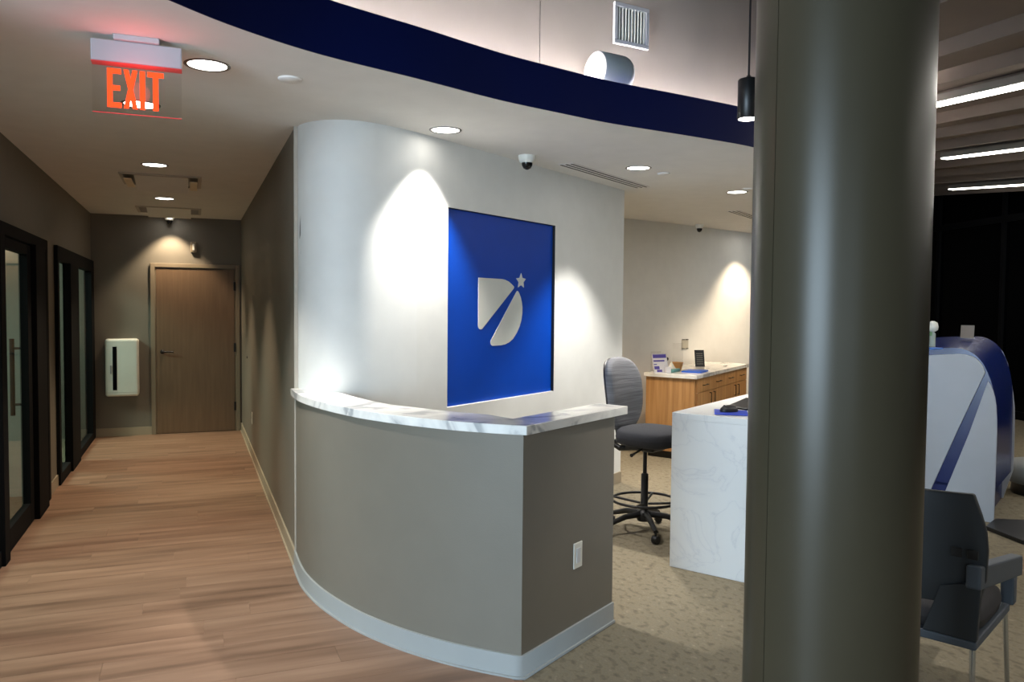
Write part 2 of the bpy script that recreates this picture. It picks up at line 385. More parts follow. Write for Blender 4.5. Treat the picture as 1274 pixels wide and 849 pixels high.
# baseboards
def base(name, pts, m, label, out=-.011):
    b = MB(); b.ribbon(pts, out, .005, .105); b.ribbon(pts, out*1.9, 0.003, .014)
    return struct(name, b, m, label, 'baseboard')
base('baseboard_low', PONY+[tuple(E1.xy)], M['base_grey'], 'light grey vinyl base along the half wall')
base('baseboard_right', [(.585,10.77),(.585,5.02)], M['base_beige'], 'beige vinyl base along right hallway wall', -.011)
b = MB(); b.box(-1.12,-.47,10.758,10.77,.004,.105); b.box(.565,.585,10.758,10.77,.004,.105)
struct('baseboard_back', b, M['base_beige'], 'beige vinyl base on the hallway end wall', 'baseboard')
b = MB(); b.box(-1.12,-1.108,7.47,7.98,.004,.105)
struct('baseboard_left', b, M['base_beige'], 'short beige vinyl base between the two glazed fronts', 'baseboard')
b = MB(); b.box(0,WL,-.011,0,.003,.105,TW); b.box(WL,WL+.011,0,TH,.003,.105,TW)
struct('baseboard_center', b, M['base_beige'], 'beige vinyl base along the white wall', 'baseboard')

# ---------------------------------------------------------------- back door
D = thing('door_1', 'grey-brown wood door at the end of hallway', 'door', (0,10.77,0)); D['kind'] = 'structure'
b = MB(); b.box(-.475,-.425,-.025,0,.004,2.125); b.box(.515,.565,-.025,0,.004,2.125); b.box(-.425,.515,-.025,0,2.075,2.125)
b.box(-.425,-.412,-.012,0,.004,2.075); b.box(.502,.515,-.012,0,.004,2.075)
b.build('door_frame', M['door_frame'], D, .003)
MB().box(-.411,.501,-.016,-.001,.012,2.066).build('door_leaf', M['door'], D, .002)
h = MB(); h.lathe([(.026,0),(.026,.01),(.012,.014),(.012,.05)], 16, Tr(-.345,-.016,1.03)@Matrix.Rotation(PI/2,4,'X')); h.tube([(-.345,-.062,1.03),(-.28,-.066,1.033),(-.215,-.062,1.03)], .0105, 8)
h.build('door_handle', M['black'], D)
for z in (.32,1.07,1.85): MB().lathe([(.008,0),(.008,.11)], 8, Tr(.507,-.022,z-.05)).box(.49,.524,-.018,-.014,z-.05,z+.06).build('hinge', M['black'], D)

# ---------------------------------------------------------------- glazed office fronts on the left
def bx(mb, y0, y1, z0, z1, x0=-.05, x1=.03): return mb.box(x0, x1, y0, y1, z0, z1)
D = thing('door_2', 'black framed glass office door, nearer front', 'door', (-1.12,0,0)); D['kind'] = 'structure'
f = MB(); bx(f,3.2,3.3,.004,2.13); bx(f,3.3,7.47,2.05,2.13); bx(f,7.39,7.47,.004,2.13); bx(f,6.78,7.20,.004,2.05,-.05,.055); bx(f,7.2,7.39,.004,2.05,-.05,.01); bx(f,3.3,5.7,.004,.10); bx(f,4.5,4.58,.1,2.05); bx(f,5.62,5.76,.004,2.05,-.05,.05)
f.build('door_frame', M['frame'], D, .004)
dl = MB(); bx(dl,5.78,5.92,.01,2.04,-.03,.02); bx(dl,6.64,6.77,.01,2.04,-.03,.02); bx(dl,5.92,6.64,1.97,2.04,-.03,.02); bx(dl,5.92,6.64,.01,.16,-.03,.02)
dl.build('door_leaf', M['frame'], D, .003)
MB().box(-.012,-.004,5.92,6.64,.16,1.97).build('pane', M['glass'], D)
MB().box(-.012,-.004,3.3,4.5,.1,2.05).build('pane', M['glass'], D)
MB().box(-.012,-.004,4.58,5.62,.1,2.05).build('pane', M['glass'], D)
h = MB(); h.tube([(-.095,6.70,.80),(-.095,6.70,1.36)], .016, 10); h.tube([(-.028,6.70,1.29),(-.095,6.70,1.29)], .009, 8); h.tube([(-.028,6.70,.88),(-.095,6.70,.88)], .009, 8)
h.build('door_handle', M['black'], D)
D = thing('window_3', 'black framed glass office front, farther one', 'glass front', (-1.12,0,0)); D['kind'] = 'structure'
f = MB(); bx(f,7.98,8.07,.004,2.13); bx(f,8.07,10.75,2.0,2.13); bx(f,10.5,10.75,.004,2.0); bx(f,8.62,9.2,.004,2.0,-.02,.05); bx(f,8.07,8.62,.004,.1); bx(f,9.2,10.5,.004,.09)
f.build('window_frame', M['frame'], D, .004)
MB().box(-.012,-.004,8.07,8.62,.1,2.0).build('pane', M['glass'], D)
MB().box(-.012,-.004,9.2,10.5,.09,2.0).build('pane', M['glass'], D)
# things inside the farther office
o = thing('coat_stand', 'black coat stand with forked arms inside farther office', 'coat stand', (-1.72,9.95,0))
MB().tube([(0,0,.02),(0,0,1.62)], .018, 8).build('pole', M['black'], o)
MB().lathe([(.17,0),(.17,.015),(.05,.03)], 20).build('base', M['black'], o)
for a in (0, 1, 2, 3): MB().tube([(0,0,1.5),(.07*math.cos(a*PI/2+.4),.07*math.sin(a*PI/2+.4),1.56),(.13*math.cos(a*PI/2+.4),.13*math.sin(a*PI/2+.4),1.66)], .011, 6).build('arm', M['black'], o)

o = thing('waste_bin', 'small bin with blue liner on floor inside farther office', 'bin', (-1.5,8.93,0))
MB().lathe([(.11,0),(.14,.26)], 20).build('bin_body', M['blackp'], o)
MB().lathe([(.142,.19),(.146,.27),(.15,.335),(.11,.36),(.1,.24)], 20, cap=False).build('liner', mat('blue_liner', (40,130,200), .4), o)

# ---------------------------------------------------------------- ceiling fixtures
def downlight(loc, label, power, col=NEUT, size=(84, .55), r=.088):
    o = thing('downlight', label, 'ceiling light', loc, group='round recessed downlights')
    MB().lathe([(r+.012,0),(r+.012,-.003),(r+.004,-.006),(r-.004,-.002)], 32, cap=False).build('trim_ring', M['lamp_trim'], o)
    MB().lathe([(.002,-.0035),(r*.5,-.0033),(r-.003,-.001)], 32, cap=False).build('lens', M['lamp'], o)
    l = bpy.data.lights.new('downlight_beam', 'SPOT'); l.energy = power; l.color = col; l.spot_size = math.radians(size[0]); l.spot_blend = size[1]; l.shadow_soft_size = .035
    s = bpy.data.objects.new('downlight_beam', l); C.objects.link(s); s.parent = o; s.location = (0,0,-.012); return o
downlight((.072,3.896,CEIL), 'large round downlight just right of the exit sign', 42, NEUT)
downlight((-.249,4.80,CEIL), 'round hallway downlight seen through the exit sign', 60, NEUT)
downlight((-.262,6.817,CEIL), 'round hallway downlight in front of first ceiling diffuser', 66, WARM)
downlight((-.255,8.928,CEIL), 'round hallway downlight between the two ceiling diffusers', 62, WARM)
downlight((-.237,10.56,CEIL), 'round downlight close above hallway end wall', 44, WARM, (92,.5))
downlight((1.445,4.72,CEIL), 'round downlight close to curved white wall', 90, NEUT)
downlight((3.19,5.37,CEIL), 'round downlight beyond slot diffuser beside ceiling cap', 95, NEUT)
downlight((4.663,6.085,CEIL), 'farthest visible round downlight beside the column', 85, NEUT)
downlight((3.55,7.35,CEIL), 'round downlight concealed behind the end of diagonal white wall', 80, WARM, (110,.6))
downlight((7.15,8.80,CEIL), 'round downlight close above the right end of far wall', 75, WARM, (90,.6))
downlight((6.95,7.85,CEIL), 'round downlight over the credenza front, behind column', 60, WARM, (110,.6))

# hallway return diffusers
def diffuser(y, w, d, label, bright):
    o = thing('ceiling_diffuser', label, 'air diffuser', (-.235,y,CEIL))
    f = MB(); f.box(-w/2,w/2,-d/2,-d/2+.03,-.012,0); f.box(-w/2,w/2,d/2-.03,d/2,-.012,0); f.box(-w/2,-w/2+.03,-d/2+.03,d/2-.03,-.012,0); f.box(w/2-.03,w/2,-d/2+.03,d/2-.03,-.012,0)
    f.build('frame', M['diff_frame'], o, .002)
    MB().box(-w/2+.03,w/2-.03,-d/2+.03,d/2-.03,-.004,-.001).build('recess', M['lamp_trim'], o)
    T = Matrix.Rotation(math.radians(-8),4,'X')
    MB().box(-w/2+.11,w/2-.11,-d/2+.06,d/2-.06,-.035,-.028,T).build('plate', M['ceiling'], o, .003)  # pale plate colour stands in for light caught in the recess
    if bright:
        for s in (-1,1):
            MB().box(s*(w/2-.065)-.03,s*(w/2-.065)+.03,-d/2+.06,d/2-.08,-.045,-.038).build('end_vane', mat('vane', (240,222,190), .5), o, .002)
diffuser(7.62,.64,.66,'nearer square ceiling diffuser with bright end vanes in hallway', True)
diffuser(10.0,.68,.60,'farther flat ceiling diffuser near hallway end wall', False)
# linear slot diffusers
def slot(p0, p1, w, label):
    p0 = Vector(p0); p1 = Vector(p1); L = (p1-p0).length; a = math.atan2((p1-p0).y,(p1-p0).x)
    o = thing('slot_diffuser', label, 'air diffuser', (*((p0+p1)/2).xy,CEIL), a)
    MB().box(-L/2,L/2,-w/2,w/2,-.004,0).build('frame', M['ceiling'], o)
    for k in (-1,0,1): MB().box(-L/2+.015,L/2-.015,k*w*.33-w*.045,k*w*.33+w*.045,-.0065,-.004).build('slot', M['slot'], o)
slot((2.60,5.44,0),(3.73,6.20,0),.135,'three-slot linear diffuser in front of the white wall')
slot((5.50,7.25,0),(6.7,8.05,0),.135,'linear slot diffuser at far right beside the column')
# domes, caps
def dome(loc, r, label):
    o = thing('dome_camera', label, 'security camera', loc)
    MB().lathe([(r,0),(r*1.0,-.022),(r*.86,-.045),(r*.66,-.052)], 24, cap=True).build('housing', M['offwhite'], o)
    MB().lathe([(r*.64,-.050),(r*.60,-.07),(r*.42,-.09),(r*.15,-.099),(.001,-.10)], 20, cap=False).build('dome', mat('smoked_dome', (10,10,12), .1), o)
dome((2.22,5.27,CEIL), .062, 'white dome camera on ceiling above blue panel')
dome((6.02,8.60,CEIL), .055, 'small dome camera on ceiling before far wall')
dome((-.25,10.70,CEIL), .055, 'dark dome camera on ceiling above hallway door')
def cap(loc, label, r=.05): tag(MB().lathe([(r,0),(r,-.004),(r*.92,-.009),(.001,-.010)], 28, cap=False).build('sprinkler_cover', M['ceiling'], None, loc=loc), label, 'sprinkler cap')
cap((.442,3.968,CEIL), 'flat round ceiling cap right of large downlight', .056)
cap((3.50,5.50,CEIL), 'flat round ceiling cap right of the slot diffuser')
cap((4.62,5.87,CEIL), 'flat round ceiling cap beside the farthest downlight')

# exit sign
o = thing('exit_sign', 'ceiling-hung exit sign with red letters on clear panel', 'exit sign', (-.2,3.64,CEIL))
MB().box(-.085,.085,-.05,.05,-.022,0).build('canopy', mat('grey_canopy', (176,178,182), .5), o, .004)
MB().box(-.168,.168,-.032,.032,-.108,-.022).build('housing', mat('grey_sign_housing', (168,172,178), .5), o, .005)
MB().box(-.168,.168,-.0322,.0322,-.1105,-.1085).build('red_line', M['red_edge'], o)
pn = MB().box(-.166,.166,-.004,.004,-.305,-.111).build('panel', M['clear'], o)
e = MB(); e.box(-.166,.166,-.0045,.0045,-.3075,-.305); e.build('panel_edge', mat('red_tinted_edge', (170,60,66), .4, emit=(1,.05,.06), estr=.12), o)
zt, zb, st = -.128, -.284, .019; y0, y1 = -.0075, -.0045; yr = -.02
def letters(x0, w, polys, nm):
    b = MB()
    for pl in polys:
        T = Matrix(((1,0,0,x0),(0,0,1,y0),(0,1,0,0),(0,0,0,1)))
        b.prism([(px*w, zb+pz*(zt-zb)) for px,pz in pl], 0, y1-y0, T=T)
    b.build(nm, M['red'], o)
r = lambda a,b_,c,d: [(a,c),(b_,c),(b_,d),(a,d)]
letters(-.112,.052,[r(0,.38,0,1), r(.38,1,.87,1), r(.38,.92,.44,.57), r(.38,1,0,.13)],'letter')
letters(-.052,.052,[[(0,0),(.36,0),(1,1),(.64,1)],[(.64,0),(1,0),(.36,1),(0,1)]],'letter')
letters(.008,.020,[r(0,1,0,1)],'letter')
letters(.036,.062,[r(0,1,.87,1), r(.33,.67,0,.87)],'letter')

l = bpy.data.lights.new('exit_glow','POINT'); l.energy = .4; l.color = (1,.12,.12); l.shadow_soft_size = .05
s = bpy.data.objects.new('exit_glow', l); C.objects.link(s); s.parent = o; s.location = (0,-.08,-.2)
# pendant
o = thing('pendant_lamp', 'black cylinder pendant hanging beside the column', 'pendant lamp', (2.60,3.318,2.577))
MB().lathe([(.050,0),(.053,.003),(.053,.190),(.050,.196),(.014,.206),(.010,.215)], 28).build('lamp_shade', M['black'], o)
MB().lathe([(.001,-.001),(.047,-.0005)], 28, cap=False).build('lens', M['lamp'], o)
MB().tube([(0,0,.21),(0,0,2.02)], .0055, 8).build('cable', M['black'], o)
l = bpy.data.lights.new('pendant_beam','SPOT'); l.energy = 40; l.color = NEUT; l.spot_size = 1.3; l.spot_blend = .6; l.shadow_soft_size = .04
s = bpy.data.objects.new('pendant_beam', l); C.objects.link(s); s.parent = o; s.location = (0,0,-.01)
for i_, p_ in enumerate(((-1.6,-1.4,2.75),(1.4,-1.9,2.75))):  # unseen pendant copies, added behind the camera as frontal fill light
    q_ = dup(o, p_, ('added fill-light pendant over left lobby behind viewpoint','added fill-light pendant in middle of lobby behind viewpoint','added fill-light pendant over right lobby seating')[i_])
    for ch in q_.children:
        if ch.type == 'LIGHT': ch.data = ch.data.copy(); ch.data.energy = 60; ch.data.spot_size = 2.4
# cove light strip behind fascia
cs = offs(FAS, .295); b = MB(); b.ribbon(cs[20:95], .03, 2.727, 2.737)
tag(b.build('cove_light_strip', M['cove'], None), 'hidden warm light strip lying behind the navy fascia', 'light strip')
# upper wall vent
jv = Vector((2.615,4.53,0)); va = math.radians(7.5)
o = thing('wall_vent', 'white louvred air vent high on the upper wall', 'vent', (2.612,4.525,3.42), va)
f = MB(); w_, h_ = .138, .13
f.box(-w_,w_,-.022,0,-h_,-h_+.028); f.box(-w_,w_,-.022,0,h_-.028,h_); f.box(-w_,-w_+.028,-.022,0,-h_+.028,h_-.028); f.box(w_-.028,w_,-.022,0,-h_+.028,h_-.028)
f.build('frame', mat('vent_paint', (186,190,196), .4), o, .004)
MB().box(-w_+.028,w_-.028,-.004,0,-h_+.028,h_-.028).build('backing', M['slot'], o)
vb = None
for k in range(9):
    T = Tr(-w_+.042+k*.0242,-.014,0)@Matrix.Rotation(.6,4,'Z')
    if vb is None: vb = MB().box(-.0012,.0012,-.006,.006,-h_+.028,h_-.028).build('slat', M['offwhite'], o)
    else: c = vb.copy(); C.objects.link(c); vb = c
    vb.location = T.translation; vb.rotation_euler = (0,0,.6)
# speaker
o = thing('wall_speaker', 'white cylindrical speaker lying above navy fascia', 'speaker', (2.365,4.33,3.045), math.radians(9)); o.scale = (.95,1.2,1.2)
Ty = Matrix.Rotation(PI/2,4,'Y')
MB().lathe([(.092,-.12),(.095,-.112),(.095,.075),(.090,.10),(.078,.122),(.055,.136),(.001,.142)], 36, Ty, cap=False).build('speaker_body', mat('speaker_grey', (150,160,166), .6), o)
MB().lathe([(.001,-.150),(.04,-.147),(.075,-.136),(.092,-.12)], 36, Ty, cap=False).build('end_cap', mat('speaker_white', (206,205,204), .5), o)
b = MB(); b.box(-.03,.03,.05,.17,-.02,.02); b.box(-.05,.05,.16,.178,-.06,.06); b.build('bracket', M['offwhite'], o, .004)

# ---------------------------------------------------------------- wall devices
o = thing('wall_cabinet', 'white rounded wall cabinet with tall dark slot window', 'wall cabinet', (-.79,10.77,.85))
MB().box(-.183,.183,-.14,0,-.348,.348).build('cabinet_body', M['offwhite'], o, .03, seg=4)
MB().box(-.100,-.055,-.145,-.139,-.27,.255).build('slot_window', M['nightglass'], o, .002)
MB().box(-.128,-.112,-.152,-.139,-.07,.03).build('pull', mat('grey_pull', (150,148,150), .4), o, .002)
MB().box(-.180,.180,-.1425,-.141,-.30,-.298).build('seam', M['lamp_trim'], o)
o = thing('wall_strobe', 'small pale alarm box above the wood door', 'alarm', (.022,10.77,2.335))
MB().box(-.035,.035,-.035,0,-.065,.065).build('alarm_body', M['door_frame'], o, .006)
MB().box(-.012,.012,-.045,-.035,-.04,.04).build('lens', M['offwhite'], o, .003)
def outlet(T, label, rocker=False):
    o = bpy.data.objects.new('power_outlet', None); C.objects.link(o); o.matrix_world = T; tag(o, label, 'outlet'); o.empty_display_size = .1
    MB().box(-.038,.038,-.006,0,-.062,.062).build('plate', M['offwhite'], o, .003)
    if rocker: MB().box(-.018,.018,-.0095,-.006,-.036,.036).build('insert', mat('insert_white', (204,206,208), .35), o, .002)
    else:
        for z in (-.028,.028): MB().box(-.014,.014,-.009,-.006,z-.018,z+.018).build('socket', M['offwhite'], o, .004)
mid = E0 + ED*.455
outlet(TE@Tr(.455,0,.437), 'white outlet plate on the end of the half wall', True)
outlet(Tr(.585,8.83,.42)@Rz(-PI/2), 'white outlet low on the right hallway wall')
tag(MB().lathe([(.014,0),(.014,.006),(.004,.009)], 14, Tr(.585,9.6,1.02)@Matrix.Rotation(-PI/2,4,'Y')).build('door_stop', M['black'], None), 'tiny black bumper on right wall near the door', 'bumper')
# scuff marks left by something rubbing the white wall
b = MB(); b.prism([(0,0),(.012,.03),(.02,.12),(.014,.155),(.004,.08)],0,.0008,T=Matrix(((.4,0,-.92,.6045),(-.92,0,-.4,4.955),(0,1,0,2.02),(0,0,0,1))))
b.prism([(0,0),(.008,.02),(.010,.07),(.002,.04)],0,.0008,T=Matrix(((.4,0,-.92,.609),(-.92,0,-.4,4.944),(0,1,0,1.93),(0,0,0,1))))
struct('trim_5', b, mat('scuff_grey', (104,104,104), .8), 'grey scuff marks near left edge of white wall', 'scuff')

# ---------------------------------------------------------------- blue panel and logo
o = tag(bpy.data.objects.new('wall_panel', None), 'royal blue recessed wall panel with white winged letter emblem and star', 'sign'); C.objects.link(o); o.matrix_world = TW
MB().box(n0+.002,n1-.002,.024,.0315,nz0+.002,nz1-.002).build('blue_board', M['blue'], o)
def flat(pts, nm, th=.003):
    T = Matrix(((1,0,0,0),(0,0,1,.024-th),(0,1,0,0),(0,0,0,1))); MB().prism(pts,0,th,T=T).build(nm, M['logo'], o)
flat([(.667,1.825),(.94,1.825),(.985,1.822),(1.035,1.81),(1.075,1.792),(1.105,1.775),(1.108,1.768),(1.10,1.757),(.722,1.473),(.708,1.465),(.693,1.464),(.680,1.468),(.670,1.478),(.667,1.492)],'emblem_wing')
flat([(1.149,1.742),(1.142,1.738),(.822,1.384),(.816,1.372),(.818,1.358),(.830,1.346),(.845,1.343),(.94,1.343),(1.0,1.349),(1.05,1.362),(1.10,1.386),(1.15,1.43),(1.185,1.475),(1.208,1.522),(1.221,1.575),(1.222,1.62),(1.213,1.66),(1.198,1.695),(1.178,1.725),(1.160,1.742)],'emblem_wing')
st_ = []; cx_, cz_ = 1.201, 1.818
for k in range(10):
    a = PI/2+k*PI/5; rr = .066 if k%2 == 0 else .033; st_.append((cx_+rr*math.cos(a)*1.02, cz_+rr*math.sin(a)*.9))
flat(st_,'emblem_star')
MB().box(n1-.0035,n1-.0005,.0005,.0238,nz0+.002,nz1-.002).box(n0+.002,n1-.004,.001,.0238,nz1-.0035,nz1-.0005).build('reveal_edge', M['black'], o)

# ---------------------------------------------------------------- marble ledge
LO = curve([(.556,5.012),(.555,4.80),(.572,4.57),(.632,4.262),(.736,3.925),(.848,3.688),(.955,3.518),(1.065,3.372),(1.19,3.245),(1.328,3.128)], 5)
LI = curve([(1.33,3.485),(1.154,3.70),(1.05,3.87),(.935,4.08),(.85,4.42),(.80,4.70),(.775,4.735)], 4)
Rr = Vector((1.335,3.128))+Vector((ED.x,ED.y))*.90
inn = [p for p in WCURVE if p[0] < .77]
poly = LO + [tuple(Rr), tuple(Rr+Vector((EN.x,EN.y))*.175), (1.50,3.49)] 
poly = LO + [tuple(Rr), tuple(Rr+Vector((EN.x,EN.y))*.185), tuple(Vector((1.335,3.128))+Vector((EN.x,EN.y))*.185+Vector((ED.x,ED.y))*.14)] + LI[1:] + [(p[0]+.004,p[1]+.004) for p in inn[::-1]]
b = MB(); b.prism(poly, 1.07, 1.112)
tag(b.build('marble_ledge', M['marble'], None, .003), 'curved grey-veined white marble ledge capping the half wall', 'countertop')

# ---------------------------------------------------------------- column
b = MB(); R_ = .2235; n = 96; prof = []
seam = math.radians(205)
for k in range(n):
    a = 2*PI*k/n; prof.append((R_*math.cos(a), R_*math.sin(a)))
o = thing('column', 'large round taupe column standing in right foreground', 'column', (1.612,1.668,0))
def arc_shell(a0, a1, nm):
    pts = [(R_*math.cos(a0+(a1-a0)*k/60), R_*math.sin(a0+(a1-a0)*k/60)) for k in range(61)]
    b = MB(); b.ribbon(pts, .004, 0, 4.6); return b.build(nm, M['column'], o)
# seam faces the camera's left part of the column
toc = math.atan2(-1.668,-1.612); s0 = toc - math.radians(44)
arc_shell(s0+.006, s0+PI-.006, 'column_shell'); arc_shell(s0+PI+.006, s0+2*PI-.006, 'column_shell')
MB().lathe([(R_-.0025,0),(R_-.0025,4.6)], 64).build('core', mat('column_seam', (48,46,40), .6), o)

# ---------------------------------------------------------------- quartz desk
c0 = Vector((2.775,4.217,0)); DE = az(57.5); DS = az(149.0)     # along desk / across desk
TD = Matrix(((DS.x,DE.x,0,c0.x),(DS.y,DE.y,0,c0.y),(0,0,1,0),(0,0,0,1)))
o = bpy.data.objects.new('teller_desk', None); C.objects.link(o); o.location = c0; tag(o, 'tall white quartz desk with waterfall end beyond the half wall', 'desk')
o.rotation_euler = (0,0,0)
TDl = Tr(-c0.x,-c0.y,0)@TD
MB().box(0,.78,0,.04,.001,.935,TDl).build('end_panel', M['quartz'], o, .002)
MB().box(0,.78,0,1.9,.935,.975,TDl).build('desktop', M['quartz'], o, .002)
MB().box(0,.78,1.86,1.9,.001,.935,TDl).build('end_panel', M['quartz'], o, .002)
MB().box(.70,.76,.04,1.86,.02,.935,TDl).build('front_panel', M['quartz'], o, .002)
def on_desk(u, v): p = TD@Vector((u, v, 0)); return (p.x, p.y)
# things on the desk
o = tag(MB().box(-.12,.12,-.10,.10,0,.004).build('mouse_pad', mat('blue_pad', (36,64,178), .6), None, .001, loc=(3.10,4.06,.9785), rot=(0,0,.95)), 'blue mouse pad on white desk beside the column', 'mouse pad')
tag(MB().box(-.11,.11,-.14,.14,0,.003).build('paper_sheet', M['offwhite'], None, loc=(3.20,4.03,.9751), rot=(0,0,.5)), 'white paper sheet under edge of blue mouse pad', 'paper')
b = MB(); b.lathe([(.062,0),(.064,.008),(.060,.02),(.045,.033),(.022,.040),(.001,.042)], 24, Matrix.Diagonal((1,.58,1,1)))
o = thing('computer_mouse', 'black computer mouse lying on blue mouse pad', 'mouse', (3.10,4.08,.983), 0); b.build('mouse_body', M['blackp'], o)
MB().lathe([(.008,-.004),(.008,.004)], 12, Tr(-.035,0,.034)@Matrix.Rotation(PI/2,4,'X')).build('wheel', M['darkfabric'], o)
o = thing('desk_phone', 'black wedge device on desk behind the mouse', 'desk phone', (3.37,4.24,.975), .3)
b = MB(); b.add([(-.11,-.09,0),(.11,-.09,0),(.11,.09,0),(-.11,.09,0),(-.11,-.09,.012),(.11,-.09,.055),(.11,.09,.055),(-.11,.09,.012)], [(0,3,2,1),(4,5,6,7),(0,1,5,4),(1,2,6,5),(2,3,7,6),(3,0,4,7)])
b.build('base', M['blackp'], o, .005)
MB().box(-.03,.09,-.08,-.04,.045,.07).build('handset', M['blackp'], o, .008)

# ---------------------------------------------------------------- stool chair
o = thing('drafting_chair', 'grey fabric drafting chair on black five-star base behind half wall', 'chair', (3.031,4.945,0), 0)
F = az(153); T0 = Matrix.Rotation(math.atan2(F.y,F.x)-PI/2,4,'Z')           # local +Y = facing
o.rotation_euler = (0,0,math.atan2(F.y,F.x)-PI/2)
MB().pad(.47,.47,.15,3.2,Tr(0,.06,.71)@Matrix.Rotation(PI/2,4,'X'),bend=-.01).build('seat', M['darkfabric'], o)
MB().box(-.19,.19,-.17,.2,.655,.678).build('seat_pan', M['blackp'], o, .012)
Tb = Tr(0,-.205,.990)@Matrix.Rotation(math.radians(7),4,'X')
MB().pad(.44,.55,.095,2.7,Tb,bend=.035,bendv=-.02,waist=.12).build('backrest', M['fabric'], o)
MB().pad(.43,.54,.05,2.7,Tr(0,-.235,.990)@Matrix.Rotation(math.radians(7),4,'X'),bend=.035,bendv=-.02,waist=.12).build('back_shell', M['blackp'], o)
for s in (-1,1): MB().tube([(s*.05,.05,.63),(s*.07,-.17,.60),(s*.08,-.28,.65),(s*.085,-.305,.76),(s*.08,-.265,.95)], [.020,.021,.021,.019,.013], 10).build('back_bar', M['blackp'], o)
MB().box(-.09,.09,-.12,.12,.600,.655).build('mechanism', M['blackp'], o, .015)
MB().tube([(.06,.02,.62),(.2,.04,.605),(.26,.05,.60)], [.007,.007,.013], 8).build('lever', M['blackp'], o)
MB().lathe([(.014,.36),(.014,.61)], 14).build('gas_rod', M['steel' if False else 'black'], o)
MB().lathe([(.034,.10),(.034,.16),(.026,.17),(.026,.42),(.020,.43)], 18).build('column_sleeve', M['blackp'], o)
MB().tube([(.235*math.cos(a*PI/18),.235*math.sin(a*PI/18),.235) for a in range(36)], .010, 8, True).build('foot_ring', M['black'], o)
for k in range(4): a = k*PI/2+.3; MB().tube([(.03*math.cos(a),.03*math.sin(a),.21),(.233*math.cos(a),.233*math.sin(a),.235)], .009, 8).build('ring_spoke', M['black'], o)
MB().lathe([(.05,.085),(.055,.10),(.05,.15),(.03,.165)], 20).build('hub', M['blackp'], o)
a0 = math.atan2(F.y,F.x)-PI/2
for k in range(5):
    a = math.atan2(-.475,-.135) - a0 + k*2*PI/5
    ca, sa = math.cos(a), math.sin(a)
    lg = MB().tube([(.03*ca,.03*sa,.135),(.16*ca,.16*sa,.125),(.30*ca,.30*sa,.082)], [.026,.021,.016], 8).build('base_leg', M['blackp'], o)
    cb = MB(); cb.lathe([(.027,-.02),(.029,-.012),(.029,.012),(.027,.02)], 14, Tr(.30*ca,.30*sa,.029)@Rz(a+.6)@Matrix.Rotation(PI/2,4,'Y')); cb.lathe([(.008,.03),(.008,.085)], 8, Tr(.30*ca,.30*sa,0))
    cb.build('caster', M['black'], lg)

# ---------------------------------------------------------------- oak credenza at far wall
c1 = Vector((4.911,7.055,0)); CE = az(52.3); CS = az(-31.2)
TC = Matrix(((CE.x,CS.x,0,0),(CE.y,CS.y,0,0),(0,0,1,0),(0,0,0,1)))
o = bpy.data.objects.new('credenza', None); C.objects.link(o); o.location = c1; tag(o, 'oak credenza with drawers and doors below pale stone top', 'cabinet')
MB().box(0,2.15,0,.565,.08,.88,TC).build('body', M['wood'], o)
MB().box(.03,2.15,.05,.54,0,.08,TC).build('toe_kick', M['black'], o)
# doors and drawers
def pull(mb, x, z, horiz, L=.12):
    y = -.045
    if horiz: mb.box(x-L/2,x+L/2,y,y+.008,z-.004,z+.004,TC); mb.box(x-L/2,x-L/2+.008,y,-.018,z-.004,z+.004,TC); mb.box(x+L/2-.008,x+L/2,y,-.018,z-.004,z+.004,TC)
    else: mb.box(x-.004,x+.004,y,y+.008,z-L/2,z+L/2,TC); mb.box(x-.004,x+.004,y,-.018,z-L/2,z-L/2+.008,TC); mb.box(x-.004,x+.004,y,-.018,z+L/2-.008,z+L/2,TC)
    return mb
for k in range(4):
    x0 = .06+k*.515; x1 = x0+.510
    d_ = MB().box(x0,x1,-.018,0,.728,.872,TC).build('drawer', M['wood'], o, .002)
    pull(MB(), (x0+x1)/2, .80, True, .16).build('handle', M['black'], d_)
    d_ = MB().box(x0,x1,-.018,0,.085,.722,TC).build('cabinet_door', M['wood'], o, .002)
    pull(MB(), x1-.07 if k%2 == 0 else x0+.07, .635, False, .13).build('handle', M['black'], d_)
MB().box(-.02,2.17,-.03,.585,.88,.92,TC).build('countertop', M['marble'], o, .002)
TCW = Tr(*c1)@TC
def on_c(u, v): p = TCW@Vector((u,v,0)); return (p.x,p.y,.92)
RC = math.atan2(CE.y,CE.x)
# things on the credenza
def stand_card(name, loc, rz, w, h, m, label, cat, lean=.25):
    o = thing(name, label, cat, loc, rz)
    T = Matrix.Rotation(-lean,4,'X'); MB().box(-w/2,w/2,-.003,.003,0,h,T).build('card', m, o, .001)
    MB().box(-w*.3,w*.3,0,.09,0,.004).build('foot', M['clear'], o)
    return o
M['paperw'] = mat('print_white', (214,212,216), .5); M['printp'] = mat('print_purple', (72,60,150), .5)
o = stand_card('brochure_holder', on_c(.05,.40), RC-.55, .20, .215, M['paperw'], 'white and purple printed brochure stand at left end of credenza', 'brochure')
T = Matrix.Rotation(-.25,4,'X')
for (x0,x1,z0,z1) in ((-.09,.09,.165,.205),(-.09,.06,.125,.142),(-.09,-.05,.09,.1),(-.09,-.02,.04,.075),(-.06,.01,.01,.035)): MB().box(x0,x1,-.0045,-.003,z0,z1,T).build('print_block', M['printp'], o)
MB().box(.03,.09,-.05,-.02,0,.07).build('folded_leaflet', M['paperw'], o, .002)
o = thing('basket', 'small tan basket behind blue folder on credenza', 'basket', on_c(.55,.40))
MB().lathe([(.05,0),(.072,.085),(.076,.09),(.068,.088),(.048,.006)], 20, cap=False).lathe([(.05,0),(.05,.004)],20).build('basket_body', mat('tan_wicker', (196,146,88), .8, bump=(90,.6)), o)
